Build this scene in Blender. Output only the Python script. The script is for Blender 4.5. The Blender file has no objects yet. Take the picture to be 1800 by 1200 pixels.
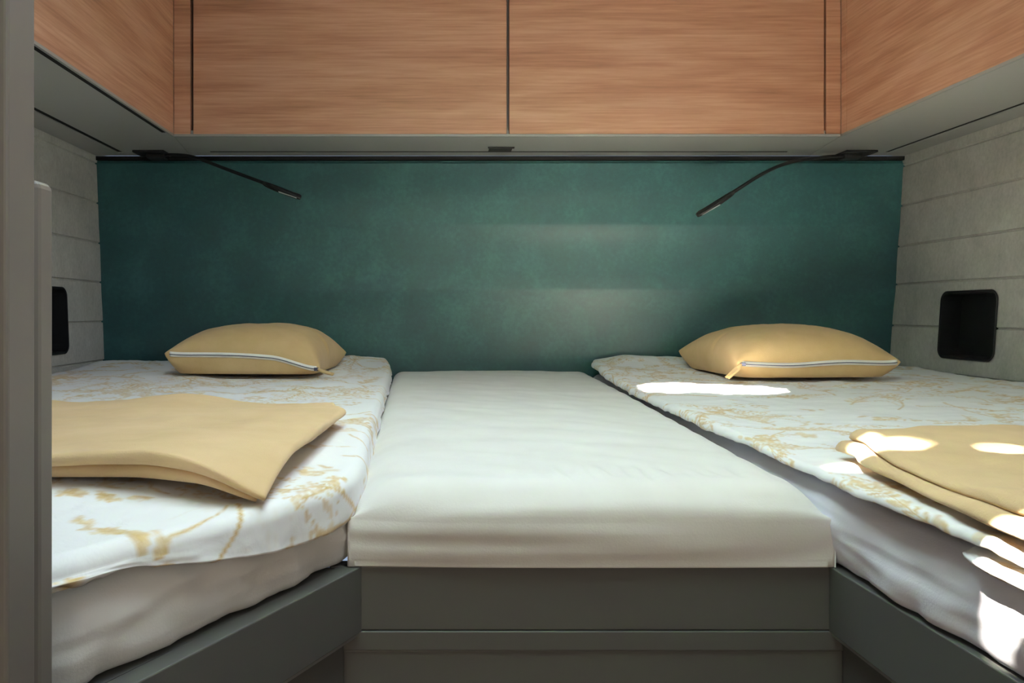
import bpy, bmesh, math, random
import numpy as np
from mathutils import Vector, Matrix, noise
random.seed(7)
rng = np.random.default_rng(7)
sc = bpy.context.scene
COL = sc.collection
F = 1412.0                      # focal length in pixels of the 1800 px wide frame
CZ = 1.25                       # camera height above the floor
# ---------------------------------------------------------------- camera
cam_d = bpy.data.cameras.new('camera'); cam = bpy.data.objects.new('camera', cam_d); COL.objects.link(cam)
cam.location = (0, 0, CZ); cam.rotation_euler = (math.pi/2, 0, 0)
cam_d.sensor_width = 36; cam_d.lens = 36*F/1800
cam_d.shift_x = 130/1800; cam_d.shift_y = -52/1800
cam_d.clip_start = 0.02
sc.camera = cam
# ---------------------------------------------------------------- light
sc.view_settings.view_transform = 'Standard'; sc.view_settings.look = 'None'
sc.view_settings.gamma = 1; sc.view_settings.use_curve_mapping = False
sc.view_settings.exposure = 0.0
W = bpy.data.worlds.new('sky'); sc.world = W; W.use_nodes = True
W.node_tree.nodes['Background'].inputs[0].default_value = (0.55, 0.72, 1.0, 1)
W.node_tree.nodes['Background'].inputs[1].default_value = 0.6
SUN = Vector((0.46, 0.36, -0.81)).normalized()      # direction the sunlight travels
sd = bpy.data.lights.new('sun', 'SUN'); sd.energy = 700; sd.angle = 0.020; sd.color = (1.0, 0.93, 0.80)
so = bpy.data.objects.new('sun', sd); COL.objects.link(so)
so.rotation_euler = SUN.to_track_quat('-Z', 'Y').to_euler(); so.location = (-1, -1, 4)
def area(name, loc, size, power, color, direction, spread=180):
    d = bpy.data.lights.new(name, 'AREA'); d.shape = 'RECTANGLE'; d.size, d.size_y = size
    d.energy = power; d.color = color; d.spread = math.radians(spread)
    o = bpy.data.objects.new(name, d); COL.objects.link(o); o.location = loc
    o.rotation_euler = Vector(direction).to_track_quat('-Z', 'Y').to_euler()
    return o
area('roof_hatch_daylight', (0.05, 0.70, 2.045), (0.50, 1.20), 8.5, (0.74, 0.85, 1.0), (0, 0, -1), 150)
area('side_window_daylight', (1.18, -0.85, 1.62), (0.9, 0.32), 13.0, (0.90, 0.97, 1.0), (-1, 0.8, 0.0))
area('warm_fill', (-0.1, -2.2, 1.30), (0.7, 1.0), 10.0, (1.0, 0.86, 0.70), (0.1, 1, 0))  # added fill lamp standing in for warm bounce from the interior

# ---------------------------------------------------------------- materials
def mat(name, base=(.5, .5, .5), rough=.6, spec=.5, **kw):
    m = bpy.data.materials.new(name); m.use_nodes = True
    b = m.node_tree.nodes['Principled BSDF']
    b.inputs['Base Color'].default_value = (*base, 1); b.inputs['Roughness'].default_value = rough
    b.inputs['Specular IOR Level'].default_value = spec
    for k, v in kw.items(): b.inputs[k.replace('_', ' ')].default_value = v
    return m
class N:
    def __init__(s, m): s.t = m.node_tree; s.b = s.t.nodes['Principled BSDF']
    def n(s, typ, ins={}, **props):
        nd = s.t.nodes.new(typ)
        for k, v in props.items(): setattr(nd, k, v)
        for k, v in ins.items():
            if isinstance(v, bpy.types.NodeSocket): s.t.links.new(v, nd.inputs[k])
            else: nd.inputs[k].default_value = v
        return nd
    def co(s, scale=(1, 1, 1)):
        tc = s.n('ShaderNodeTexCoord'); mp = s.n('ShaderNodeMapping', {'Vector': tc.outputs['Object'], 'Scale': scale})
        return mp.outputs[0]
    def noise(s, vec, scale, detail=4, rough=.55, dist=0):
        return s.n('ShaderNodeTexNoise', {'Vector': vec, 'Scale': scale, 'Detail': detail, 'Roughness': rough, 'Distortion': dist}).outputs['Fac']
    def ramp(s, fac, stops):
        r = s.n('ShaderNodeValToRGB', {'Fac': fac}); e = r.color_ramp.elements
        while len(e) < len(stops): e.new(.5)
        for el, (p, c) in zip(e, stops): el.position = p; el.color = (*c, 1) if len(c) == 3 else c
        return r.outputs[0]
    def mix(s, fac, a, b, mode='MIX'):
        m = s.n('ShaderNodeMix', data_type='RGBA', blend_type=mode)
        for i, v in ((0, fac), (6, a), (7, b)):
            if isinstance(v, bpy.types.NodeSocket): s.t.links.new(v, m.inputs[i])
            else: m.inputs[i].default_value = v
        return m.outputs[2]
    def base(s, c): s.t.links.new(c, s.b.inputs['Base Color'])
    def bump(s, h, strength=.2, dist=.002):
        bp = s.n('ShaderNodeBump', {'Height': h, 'Strength': strength, 'Distance': dist})
        s.t.links.new(bp.outputs[0], s.b.inputs['Normal'])

def wood(name, along):
    m = mat(name, rough=.42, spec=.35); n = N(m)
    sx = (.8, 12, 14) if along == 'x' else (12, .8, 14)
    v = n.co(sx)
    warp = n.noise(n.co((.8, 1, 7) if along == 'x' else (1, .8, 7)), 1.3, 3, .5, .3)
    rings = n.n('ShaderNodeMath', {0: warp, 1: 26.0}, operation='MULTIPLY').outputs[0]
    rings = n.n('ShaderNodeMath', {0: rings}, operation='SINE').outputs[0]
    rings = n.n('ShaderNodeMapRange', {0: rings, 1: -1.0, 2: 1.0}).outputs[0]
    fine = n.noise(n.co((2.2, 60, 60) if along == 'x' else (60, 2.2, 60)), 3.2, 6, .62, .3)
    broad = n.noise(v, 1.6, 5, .6, .6)
    f = n.mix(.62, broad, fine); f = n.mix(.13, f, rings)
    line = n.noise(n.co((.9, 110, 110) if along == 'x' else (110, .9, 110)), 2.0, 3, .5, .2)
    f = n.mix(.17, f, line)
    c = n.ramp(f, [(.32, (.34, .168, .098)), (.44, (.47, .245, .150)), (.54, (.56, .315, .20)), (.68, (.66, .40, .27))])
    n.base(c); n.bump(fine, .12, .0006)
    return m
M = {}
M['wood_x'] = wood('walnut_laminate_back', 'x'); M['wood_y'] = wood('walnut_laminate_side', 'y')
def grey(name, c, rough=.45):
    m = mat(name, c, rough, .4); n = N(m); f = n.noise(n.co(), 300, 2)
    n.bump(f, .05, .0004); return m
M['grey'] = grey('grey_laminate', (.38, .385, .365)); M['edge'] = mat('grey_edge_trim', (.30, .30, .285), .4, .4)
M['base'] = grey('bed_base_grey', (.098, .099, .094), .42); M['part'] = grey('taupe_laminate', (.155, .136, .117), .5)
M['metal'] = mat('brushed_strip', (.35, .36, .35), .3, .5, Metallic=.6)
M['black'] = mat('black_plastic', (.006, .006, .0065), .6, .3); M['slot'] = mat('slot_dark', (.006, .006, .006), .8, .2)
M['lens'] = mat('lamp_lens', (.55, .57, .55), .3)
m = mat('teal_leatherette', rough=.42, spec=.7); n = N(m)
a = n.noise(n.co(), 9, 6, .62, .3); b = n.noise(n.co(), 90, 4, .6)
f = n.mix(.35, a, b)
n.base(n.ramp(f, [(.3, (.004, .041, .048)), (.5, (.008, .064, .069)), (.7, (.022, .106, .108))])); n.bump(b, .22, .0012)
rr = n.n('ShaderNodeMapRange', {0: a, 3: .44, 4: .60}); n.t.links.new(rr.outputs[0], n.b.inputs['Roughness'])
M['teal'] = m
m = mat('grey_felt_wall', rough=.85, spec=.2); n = N(m)
a = n.noise(n.co((1, 1, .7)), 14, 6, .65, .4); b = n.noise(n.co((1, 1, .7)), 140, 3, .6)
f = n.mix(.4, a, b)
n.base(n.ramp(f, [(.3, (.38, .385, .355)), (.5, (.49, .49, .45)), (.7, (.60, .60, .555))])); n.bump(b, .14, .0008)
M['wall'] = m
def fabric(name, lo, hi, bscale=500, strength=.12, rough=.85):
    m = mat(name, rough=rough, spec=.2); n = N(m)
    a = n.noise(n.co(), 12, 4, .6); n.base(n.ramp(a, [(.3, lo), (.7, hi)]))
    w = n.noise(n.co(), bscale, 2); c = n.noise(n.co(), 22, 4, .5, .5)
    n.bump(n.mix(.5, w, c), strength, .003)
    n.b.inputs['Sheen Weight'].default_value = .15
    return m
M['sheet'] = fabric('sheet_warm_lit', (.71, .68, .64), (.76, .74, .71))  # white sheet with the warm light worked into its colour
M['sheet_cool'] = fabric('sheet_cool_lit', (.77, .77, .85), (.83, .83, .90))  # same white sheet, cool light on the right bed worked into its colour
M['mustard'] = fabric('mustard_linen', (.63, .43, .225), (.71, .50, .285), 700, .25)
M['pillow'] = fabric('mustard_cushion', (.56, .38, .175), (.65, .46, .235), 700, .25)
M['tape'] = fabric('cream_tape', (.80, .77, .70), (.85, .82, .76)); M['teeth'] = mat('zipper_teeth', (.05, .055, .09), .5)
m = mat('duvet_print', rough=.8, spec=.2); n = N(m)
at = n.n('ShaderNodeAttribute', attribute_name='print')
g = n.noise(n.co(), 60, 4, .6)
col = n.mix(n.n('ShaderNodeMath', {0: at.outputs['Fac'], 1: 1.0}, operation='MULTIPLY').outputs[0], (.84, .83, .82, 1), n.ramp(g, [(.3, (.56, .36, .12)), (.7, (.78, .60, .32))]))
n.base(col); w = n.noise(n.co(), 26, 5, .55, .6); n.bump(w, .25, .004); n.b.inputs['Sheen Weight'].default_value = .15
M['duvet'] = m
M['white'] = mat('ceiling_white', (.75, .74, .71), .7); M['floor'] = wood('floor_vinyl', 'y')
m = mat('hatch_acrylic', (.95, .97, 1), .05, .5); m.node_tree.nodes['Principled BSDF'].inputs['Transmission Weight'].default_value = 1
m.node_tree.nodes['Principled BSDF'].inputs['IOR'].default_value = 1.0
M['acrylic'] = m; M['leaf'] = mat('green_leaf', (.06, .16, .03), .6)

# ---------------------------------------------------------------- builders
def link(name, bm, m, parent=None, smooth=False):
    me = bpy.data.meshes.new(name); bm.normal_update(); bm.to_mesh(me); bm.free()
    o = bpy.data.objects.new(name, me); COL.objects.link(o)
    for x in (m if isinstance(m, (list, tuple)) else [m]): me.materials.append(x)
    if smooth: me.polygons.foreach_set('use_smooth', [True]*len(me.polygons))
    if parent: o.parent = parent; o.matrix_parent_inverse = Matrix.Translation(-parent.location)
    return o
def tag(o, label, cat, group=None):
    o['label'] = label; o['category'] = cat
    if group: o['group'] = group
    return o
def structure(o): o['kind'] = 'structure'; return o
def thing(name, loc, label, cat, group=None):
    o = bpy.data.objects.new(name, None); COL.objects.link(o); o.location = loc; o.empty_display_size = .05
    return tag(o, label, cat, group)
def box(bm, x0, x1, y0, y1, z0, z1, bev=0):
    r = bmesh.ops.create_cube(bm, size=1)['verts']
    for v in r: v.co = Vector((x0+(v.co.x+.5)*(x1-x0), y0+(v.co.y+.5)*(y1-y0), z0+(v.co.z+.5)*(z1-z0)))
    if bev:
        es = list({e for v in r for e in v.link_edges})
        bmesh.ops.bevel(bm, geom=es, offset=bev, segments=3, profile=.5, affect='EDGES')
def bx(name, m, parent, *a, bev=0):
    bm = bmesh.new(); box(bm, *a, bev=bev); return link(name, bm, m, parent)
def prism(bm, poly, z0, z1, bev=0):
    vs0 = [bm.verts.new((x, y, z0)) for x, y in poly]; vs1 = [bm.verts.new((x, y, z1)) for x, y in poly]
    n_ = len(poly); fs = [bm.faces.new(vs0[::-1]), bm.faces.new(vs1)]
    for i in range(n_): fs.append(bm.faces.new((vs0[i], vs0[(i+1) % n_], vs1[(i+1) % n_], vs1[i])))
    bmesh.ops.recalc_face_normals(bm, faces=fs)
    if bev:
        es = list({e for f in fs for e in f.edges})
        bmesh.ops.bevel(bm, geom=es, offset=bev, segments=2, profile=.5, affect='EDGES')
def tube(bm, pts, rads, seg=10, cap=True):
    pts = [Vector(p) for p in pts]; rings = []
    up = Vector((0, 1, 0.01))
    for i, p in enumerate(pts):
        t = (pts[min(i+1, len(pts)-1)]-pts[max(i-1, 0)]).normalized()
        a = t.cross(up).normalized(); b = t.cross(a).normalized()
        r = rads[i] if isinstance(rads, (list, tuple)) else rads
        rings.append([bm.verts.new(p+a*math.cos(k*2*math.pi/seg)*r+b*math.sin(k*2*math.pi/seg)*r) for k in range(seg)])
    for A, B in zip(rings, rings[1:]):
        for k in range(seg): bm.faces.new((A[k], A[(k+1) % seg], B[(k+1) % seg], B[k]))
    if cap: bm.faces.new(rings[0][::-1]); bm.faces.new(rings[-1])
def catmull(pts, n=8):
    P = [Vector(p) for p in pts]; P = [2*P[0]-P[1]]+P+[2*P[-1]-P[-2]]; out = []
    for i in range(1, len(P)-2):
        for k in range(n):
            t = k/n; a, b, c, d = P[i-1:i+3]
            out.append(.5*((2*b)+(c-a)*t+(2*a-5*b+4*c-d)*t*t+(3*b-a-3*c+d)*t**3))
    out.append(P[-2]); return out
def at(px, py, y):               # point of the photograph at depth y
    return Vector(((px-770)*y/F, y, CZ+(548-py)*y/F))
def nz(x, y, z=0, s=1): return noise.noise(Vector((x*s, y*s, z*s)))
def smooth(a, b, x):
    t = max(0, min(1, (x-a)/(b-a))); return t*t*(3-2*t)
def rounded_rect(w, h, r, n=6):
    out = []
    for cx, cy, a0 in ((w/2-r, h/2-r, 0), (-w/2+r, h/2-r, 90), (-w/2+r, -h/2+r, 180), (w/2-r, -h/2+r, 270)):
        for k in range(n+1):
            a = math.radians(a0+90*k/n); out.append((cx+r*math.cos(a), cy+r*math.sin(a)))
    return out

# ================================================================ setting
ZB, ZT = 1.677, 2.06             # underside of the overhead cupboards, ceiling
YW = 2.20
# back wall : dark teal padded leatherette with two soft horizontal ridges
def ridge(z):
    r = 0
    for zc, amp, up, dn in ((1.486, .0045, .050, .034), (1.307, .0062, .060, .040), (1.565, .0016, .05, .03), (1.486, .0004, .006, .006), (1.3085, .0004, .006, .006)):
        d = z-zc; r += amp*(math.exp(-(d/up)**2) if d > 0 else math.exp(-(d/dn)**2))
    return r
bm = bmesh.new(); nx, nzz = 80, 480; z0, z1 = .90, 1.664; g = []
for j in range(nzz+1):
    z = z0+(z1-z0)*j/nzz; row = []
    for i in range(nx+1):
        x = -.97+2.30*i/nx
        fade = .45+.55*smooth(-.75, .1, x)*(1-.6*smooth(.7, 1.15, x))
        y = YW-ridge(z+.006*nz(x, 3, 0, 2.2))*fade-.0022*nz(x, z, 1, 3.5)
        if z > z1-.006: y += .004
        row.append(bm.verts.new((x, y, z)))
    g.append(row)
for j in range(nzz):
    for i in range(nx): bm.faces.new((g[j][i], g[j][i+1], g[j+1][i+1], g[j+1][i]))
r = bmesh.ops.extrude_face_region(bm, geom=[e for e in bm.edges if e.is_boundary] )
for v in r['geom']:
    if isinstance(v, bmesh.types.BMVert): v.co.y = YW+.06
structure(link('wall_back', bm, M['teal'], smooth=True))
structure(bx('shadow_gap_strip', M['slot'], None, -.97, 1.33, YW-.004, YW+.05, 1.665, 1.676))  # dark colour stands in for the shadow gap above the padded wall

def side_wall(side, xb, xt, zs):
    """wall leaning slightly outwards, horizontal V grooves at heights zs"""
    def X(z): return xb+(xt-xb)*(z-1.099)/(1.675-1.099)
    s = 1 if side > 0 else -1
    prof = [(X(-.01), -.01)]
    for z in sorted(zs): prof += [(X(z-.0032), z-.0032), (X(z)+s*.0045, z-.0010), (X(z)+s*.0045, z+.0010), (X(z+.0032), z+.0032)]
    prof.append((X(2.08), 2.08)); bm = bmesh.new()
    prof += [(xb+s*.14, 2.08), (xb+s*.14, -.01)]
    A = [bm.verts.new((x, -2.6, z)) for x, z in prof]; B = [bm.verts.new((x, YW+.06, z)) for x, z in prof]
    k = len(prof); fs = [bm.faces.new(A), bm.faces.new(B[::-1])]
    for i in range(k): fs.append(bm.faces.new((A[i], A[(i+1) % k], B[(i+1) % k], B[i])))
    bmesh.ops.recalc_face_normals(bm, faces=fs)
    return bm, X
def cut(o, cutter_bm):
    c = link('cutter', cutter_bm, M['black']); md = o.modifiers.new('b', 'BOOLEAN'); md.object = c; md.operation = 'DIFFERENCE'; md.solver = 'EXACT'
    dg = bpy.context.evaluated_depsgraph_get(); me = bpy.data.meshes.new_from_object(o.evaluated_get(dg))
    o.modifiers.clear(); o.data = me; bpy.data.objects.remove(c)
def niche_prism(x0, x1, yc, zc, w, h, r):
    bm = bmesh.new(); pts = rounded_rect(w, h, r)
    A = [bm.verts.new((x0, yc+p, zc+q)) for p, q in pts]; B = [bm.verts.new((x1, yc+p, zc+q)) for p, q in pts]
    k = len(pts); fs = [bm.faces.new(A), bm.faces.new(B[::-1])]
    for i in range(k): fs.append(bm.faces.new((A[i], A[(i+1) % k], B[(i+1) % k], B[i])))
    bmesh.ops.recalc_face_normals(bm, faces=fs); return bm
def niche(side, X, yc, zc, w, h, r, label):
    xw = X(zc); bmw = bmesh.new(); s = side
    t = thing('wall_niche', (xw, yc, zc-h/2), label, 'niche', 'black niches in the side walls')
    # tray : rim plus recessed liner, lofted loops
    loops = [(w+.006, h+.006, r+.003, -.0030), (w+.002, h+.002, r+.001, -.0045), (w-.006, h-.006, r-.002, -.0030), (w-.010, h-.010, r-.003, .045)]
    prev = None
    for (ww, hh, rr_, dx) in loops:
        cur = [bmw.verts.new((X(zc+q)+s*dx, yc+p, zc+q)) for p, q in rounded_rect(ww, hh, rr_)]
        if prev:
            k = len(cur)
            for i in range(k): bmw.faces.new((prev[i], prev[(i+1) % k], cur[(i+1) % k], cur[i]))
        else: first = cur
        prev = cur
    bmw.faces.new(prev); bmesh.ops.recalc_face_normals(bmw, faces=bmw.faces)
    link('liner', bmw, M['black'], t)
    return t
bmR, XR = side_wall(1, 1.237, 1.276, [.77, .88, .99, 1.099, 1.213, 1.325, 1.429, 1.540, 1.649])
bmL, XL = side_wall(-1, -.913, -.936, [.79, .90, 1.01, 1.118, 1.2235, 1.331, 1.438, 1.5475, 1.656])
wr = structure(link('wall_right', bmR, M['wall'])); wl = structure(link('wall_left', bmL, M['wall']))
cut(wr, niche_prism(1.15, 1.31, 1.89, 1.219, .198, .158, .020))
cut(wl, niche_prism(-1.0, -.80, 1.885, 1.229, .198, .158, .020))
niche(1, XR, 1.89, 1.219, .198, .158, .020, 'black rounded-square recess in the grey wall beside the right bed')
niche(-1, XL, 1.885, 1.229, .198, .158, .020, 'black recess in left grey wall, half hidden by the taupe panel')
# floor, closed front wall, ceiling open only at the hatch
structure(bx('floor', M['floor'], None, -1.1, 1.45, -2.7, YW+.06, -.06, 0))
structure(bx('wall_front', M['white'], None, -1.1, 1.45, -2.75, -2.6, -.06, 2.08))
HX0, HX1, HY0, HY1 = -.27, .30, -.12, 1.30
bm = bmesh.new()
for a in ((-1.1, HX0, -2.7, YW+.06), (HX1, 1.45, -2.7, YW+.06), (HX0, HX1, -2.7, HY0), (HX0, HX1, HY1, YW+.06)): box(bm, *a, ZT, ZT+.05)
structure(link('ceiling', bm, M['white']))

# ================================================================ overhead cupboards
YC = 1.95
XLc, XRc = -.642, .978
# back cupboard
t = thing('overhead_cabinet', (.16, YC, ZB), 'wide wood-fronted overhead cupboard across the back wall, two flap doors', 'cabinet', 'wood-fronted overhead cupboards')
bx('carcass', M['grey'], t, XLc+.002, XRc-.002, YC+.022, YW+.05, ZB+.016, ZT-.002)
bm = bmesh.new()                      # underside board, mitred at both ends, with finger slot
d0, d1 = YC, YW-.002
prism(bm, [(XLc-.0, d0+.004), (XRc, d0+.004), (XRc-.012+.0, d0+.004), (XRc-.0+.012, d1), (XLc+.0-.012, d1)][:2]+[(XRc+.035, d1), (XLc-.035, d1)], ZB, ZB+.014, .0)
o = link('underside_board', bm, M['grey'], t)
bx('front_lip', M['edge'], t, XLc+.002, XRc-.002, YC-.004, YC+.004, ZB-.002, ZB+.004, bev=.001)
sl = bx('finger_slot', M['slot'], t, at(370, 268, 2.143).x, at(1383, 268, 2.143).x, 2.1385, 2.1445, ZB-.0009, ZB+.003)
bm = bmesh.new()
c0, c1 = at(857, 263, 2.10).x, at(903, 263, 2.10).x
box(bm, c0, c1, 2.078, 2.084, ZB-.004, ZB+.002, bev=.001); box(bm, c0+.004, c1-.004, 2.084, 2.134, ZB-.0022, ZB+.002, bev=.0008)
o = link('push_catch', bm, M['black'], t); o['label'] = 'dark push catch'
xs = [at(340, 0, YC).x, at(892, 0, YC).x, at(893.5, 0, YC).x, at(1448, 0, YC).x]
z_lo = ZB+.0032
for (a, b) in ((xs[0], xs[1]-.0022), (xs[2]+.0022, xs[3])):
    bx('door', M['wood_x'], t, a, b, YC-.002, YC+.018, z_lo, ZT-.004, bev=.0012)
bx('filler_panel', M['wood_x'], t, XLc+.0005, xs[0]-.0075, YC-.001, YC+.018, z_lo, ZT-.004, bev=.001)
bx('filler_panel', M['wood_x'], t, xs[3]+.0055, XRc-.0005, YC-.001, YC+.018, z_lo, ZT-.004, bev=.001)
# side cupboards
def side_cabinet(s, xf, X, y0, slot_x, label):
    xo = X(1.70)
    t = thing('overhead_cabinet', (xf, (y0+YC)/2, ZB), label, 'cabinet', 'wood-fronted overhead cupboards')
    a, b = sorted((xf+s*.02, xo+s*.0))
    bx('carcass', M['grey'], t, a, b, y0+.004, YW-.004, ZB+.016, ZT-.002)
    a, b = sorted((xf, xf+s*.018))
    bx('door', M['wood_y'], t, a, b, y0, YC-.0004 if s < 0 else YC-.028, z_lo, ZT-.004, bev=.0012)
    if s > 0: bx('filler_panel', M['wood_y'], t, a, b, YC-.0272, YC-.0004, z_lo, ZT-.004, bev=.0012)
    bm = bmesh.new(); xw = X(ZB)-s*.001
    poly = [(xf, y0), (xf, YC+.0), (xf+s*.035-(s*.035)*2 if 0 else xf, YC)]
    # board outline: front edge, mitre to the wall, side wall
    mit = XLc-.035 if s < 0 else XRc+.035
    poly = [(xf, y0), (xf, YC+.004), (mit, YW-.002), (xw, YW-.002), (xw, y0)]
    # leave a real slot : two boards either side of slot_x
    def clipx(lo, hi):
        P = [(min(max(x, lo), hi), y) for x, y in poly]; out = []
        for p in P:
            if not out or (abs(p[0]-out[-1][0])+abs(p[1]-out[-1][1])) > 1e-5: out.append(p)
        return out
    if s < 0:
        prism(bm, [(xf+s*.0012, y0), (xf+s*.0012, YC+.004), (mit-.001, YW-.002), (slot_x+.009, YW-.002), (slot_x+.009, y0)], ZB, ZB+.014)
        prism(bm, [(slot_x-.009, y0), (slot_x-.009, YW-.04), (slot_x+.009, YW-.04), (slot_x+.009, YW-.002), (xw, YW-.002), (xw, y0)], ZB, ZB+.014)
    else:
        prism(bm, [(xf+s*.0012, y0), (xf+s*.0012, YC+.004), (mit+.001, YW-.002), (slot_x-.009, YW-.002), (slot_x-.009, y0)], ZB, ZB+.014)
        prism(bm, [(slot_x+.009, y0), (slot_x+.009, YW-.03), (slot_x-.009, YW-.03), (slot_x-.009, YW-.002), (xw, YW-.002), (xw, y0)], ZB, ZB+.014)
    link('underside_board', bm, M['grey'], t)
    a, b = sorted((slot_x-.0086, slot_x+.0086)); bx('slot_seal', M['slot'], t, a, b, y0, YW-.04, ZB+.003, ZB+.012)
    a, b = sorted((xf-s*.0015, xf+s*.004))
    bx('front_lip', M['edge'], t, a, b, y0+.002, YC-.002, ZB-.0015, ZB+.0040)
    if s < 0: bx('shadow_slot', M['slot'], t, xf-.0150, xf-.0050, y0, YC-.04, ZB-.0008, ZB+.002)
    bm = bmesh.new(); p0 = Vector((xf, YC)); p1 = Vector((mit, YW-.004)); q_ = (p1-p0).normalized(); q_ = Vector((-q_.y, q_.x))*.0013
    prism(bm, [tuple(p0-q_), tuple(p1-q_), tuple(p1+q_), tuple(p0+q_)], ZB-.0008, ZB+.002); link('mitre_strip', bm, M['edge'], t)
    # end panel towards the viewer
    a, b = sorted((xf+s*.002, xo)); bx('end_panel', M['wood_y'], t, a, b, y0-.012, y0, ZB, ZT-.004, bev=.001)
    return t
side_cabinet(-1, XLc, XL, .50, -.852, 'overhead cupboard above the left bed with plain wood front')
side_cabinet(1, XRc, XR, .25, 1.203, 'overhead cupboard above the right bed with plain wood front')

# ================================================================ reading lamps
def lamp(base_c, neck, head_from, tip, label, s):
    t = thing('reading_lamp', base_c, label, 'lamp', 'black gooseneck reading lamps')
    bm = bmesh.new(); x, y, z = base_c
    box(bm, x-.048, x+.036, y-.035, y+.030, z-.006, z, bev=.002) if s > 0 else box(bm, x-.036, x+.048, y-.035, y+.030, z-.006, z, bev=.002)
    box(bm, x+s*.006-.024, x+s*.006+.024, y-.016, y+.026, z-.018, z-.005, bev=.004)
    link('mount', bm, M['black'], t)
    P = catmull(neck, 10); bm = bmesh.new(); tube(bm, P, .0044, 8); link('gooseneck', bm, M['black'], t, True)
    A = Vector(head_from); B = Vector(tip); d = (B-A)
    side = d.cross(Vector((0, 1, 0))).normalized()
    if side.z > 0: side = -side
    H = [A, A+d*.12+side*.001, A+d*.45+side*.0015, A+d*.75+side*.001, A+d*.92, B]
    bm = bmesh.new(); tube(bm, catmull(H, 6), [ .0044+.0032*math.sin(min(1, i/12)*math.pi/2)*(1 if i < 24 else (1-(i-24)/12)) for i in range(31)], 10)
    for k in range(2):                     # second rail of the flat head, set towards the room
        off = Vector((0, -.010-.010*k, 0))+side*.0015
        tube(bm, [A+d*.05+off*.5, A+d*.2+off, A+d*.9+off, B+off*.4], .0032, 8)
    hd = link('lamp_head', bm, M['black'], t, True)
    bm = bmesh.new(); q0 = A+d*.48+side*.0085; q1 = A+d*.93+side*.0062
    vs = []
    for q in (q0, q1):
        for oy in (-.016, 0.002):
            vs.append((q+Vector((0, oy, 0)), q+Vector((0, oy, 0))-side*.002))
    ring = [vs[0], vs[1], vs[3], vs[2]]
    bot = [bm.verts.new(v[0]) for v in ring]; top = [bm.verts.new(v[1]) for v in ring]
    bm.faces.new(bot); bm.faces.new(top[::-1])
    for i in range(4): bm.faces.new((bot[i], bot[(i+1) % 4], top[(i+1) % 4], top[i]))
    bmesh.ops.recalc_face_normals(bm, faces=bm.faces)
    l = link('lens_strip', bm, M['lens'], hd); l['label'] = 'pale lens strip'
    return t
bz = ZB-.0005
l0 = at(272, 270, 2.15); l0.z = bz
lamp(tuple(l0), [(l0.x+.022, 2.15, bz-.009), at(300, 272, 2.13), at(340, 276, 2.10), at(400, 298, 2.08), at(465, 322, 2.06)], at(462, 321, 2.06), at(528, 347, 2.04),
     'black gooseneck reading lamp above the left bed, arm slanting down right', 1)
r0 = at(1500, 268, 2.15); r0.z = bz
lamp(tuple(r0), [(r0.x-.022, 2.15, bz-.009), at(1450, 276, 2.12), at(1393, 284, 2.09), at(1345, 303, 2.06), at(1285, 340, 2.04)], at(1290, 337, 2.04), at(1226, 378, 2.02),
     'black gooseneck reading lamp above the right bed, arm slanting down left', -1)

# ================================================================ bed bases
HB = .2355; ZBASE = CZ-HB; YB = .744       # top of base, depth of the centre front
XA, XBk = -.0705, .3600                    # aisle width at the centre front
# centre base
t = thing('bed_base', ((XA+XBk)/2, YB, ZBASE-.25), 'grey base front of the middle bed section, between the side bed bases', 'bed base', 'grey bed bases')
zt1 = CZ-.296; zt2 = CZ-.3135
bx('fascia', M['base'], t, XA-.03, XBk+.03, YB, YB+.018, zt1+.0012, ZBASE, bev=.0015)
bx('trim_strip', M['base'], t, XA-.03, XBk+.03, YB-.0015, YB+.018, zt2+.0002, zt1+.0008, bev=.0012)
bx('lower_panel', M['base'], t, XA-.03, XBk+.03, YB+.001, YB+.018, .001, zt2, bev=.0012)
bx('slat_board', M['base'], t, XA+.001, XBk-.001, YB+.02, YW-.01, ZBASE-.03, ZBASE-.001)
# left base: long side, then the oblique foot corner
dd = Vector((-.119, -.23)).normalized()
LQ = Vector((XA, YB)); LE = LQ+dd*.322
def slab(bm, a, b, th, z0, z1, out, bev=.001):
    a = Vector(a); b = Vector(b); nrm = Vector(out).normalized()*th
    prism(bm, [tuple(a), tuple(b), tuple(b-nrm), tuple(a-nrm)], z0, z1, bev)
outL = Vector((-dd.y, dd.x)); outL = outL if outL.x > 0 else -outL
lx = XL(.8)+.012
t = thing('bed_base', (-.5, 1.2, ZBASE-.25), 'grey base rail of the left bed, running obliquely towards the viewer', 'bed base', 'grey bed bases')
bm = bmesh.new(); slab(bm, LQ, LE, .018, zt1, ZBASE, outL); link('fascia', bm, M['base'], t)
bm = bmesh.new(); slab(bm, LQ-outL*.002, LE-outL*.002, .016, zt1-.0035, zt1-.0005, outL, .0); link('trim_strip', bm, M['metal'], t)
bm = bmesh.new(); slab(bm, LQ-outL*.012+dd*.012, LE-outL*.012, .018, .001, zt1-.004, outL); link('lower_panel', bm, M['base'], t)
bm = bmesh.new(); ins = outL*.02
prism(bm, [(lx, YW-.01), (XA-.034, YW-.01), (XA-.034, YB+.019), (XA-.034, YB-.0005), (XA-.006, YB-.0005), tuple(LQ-ins*.9+dd*.03), tuple(LE-ins), (lx, LE.y)], ZBASE-.03, ZBASE-.001)
link('slat_board', bm, M['base'], t)
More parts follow.
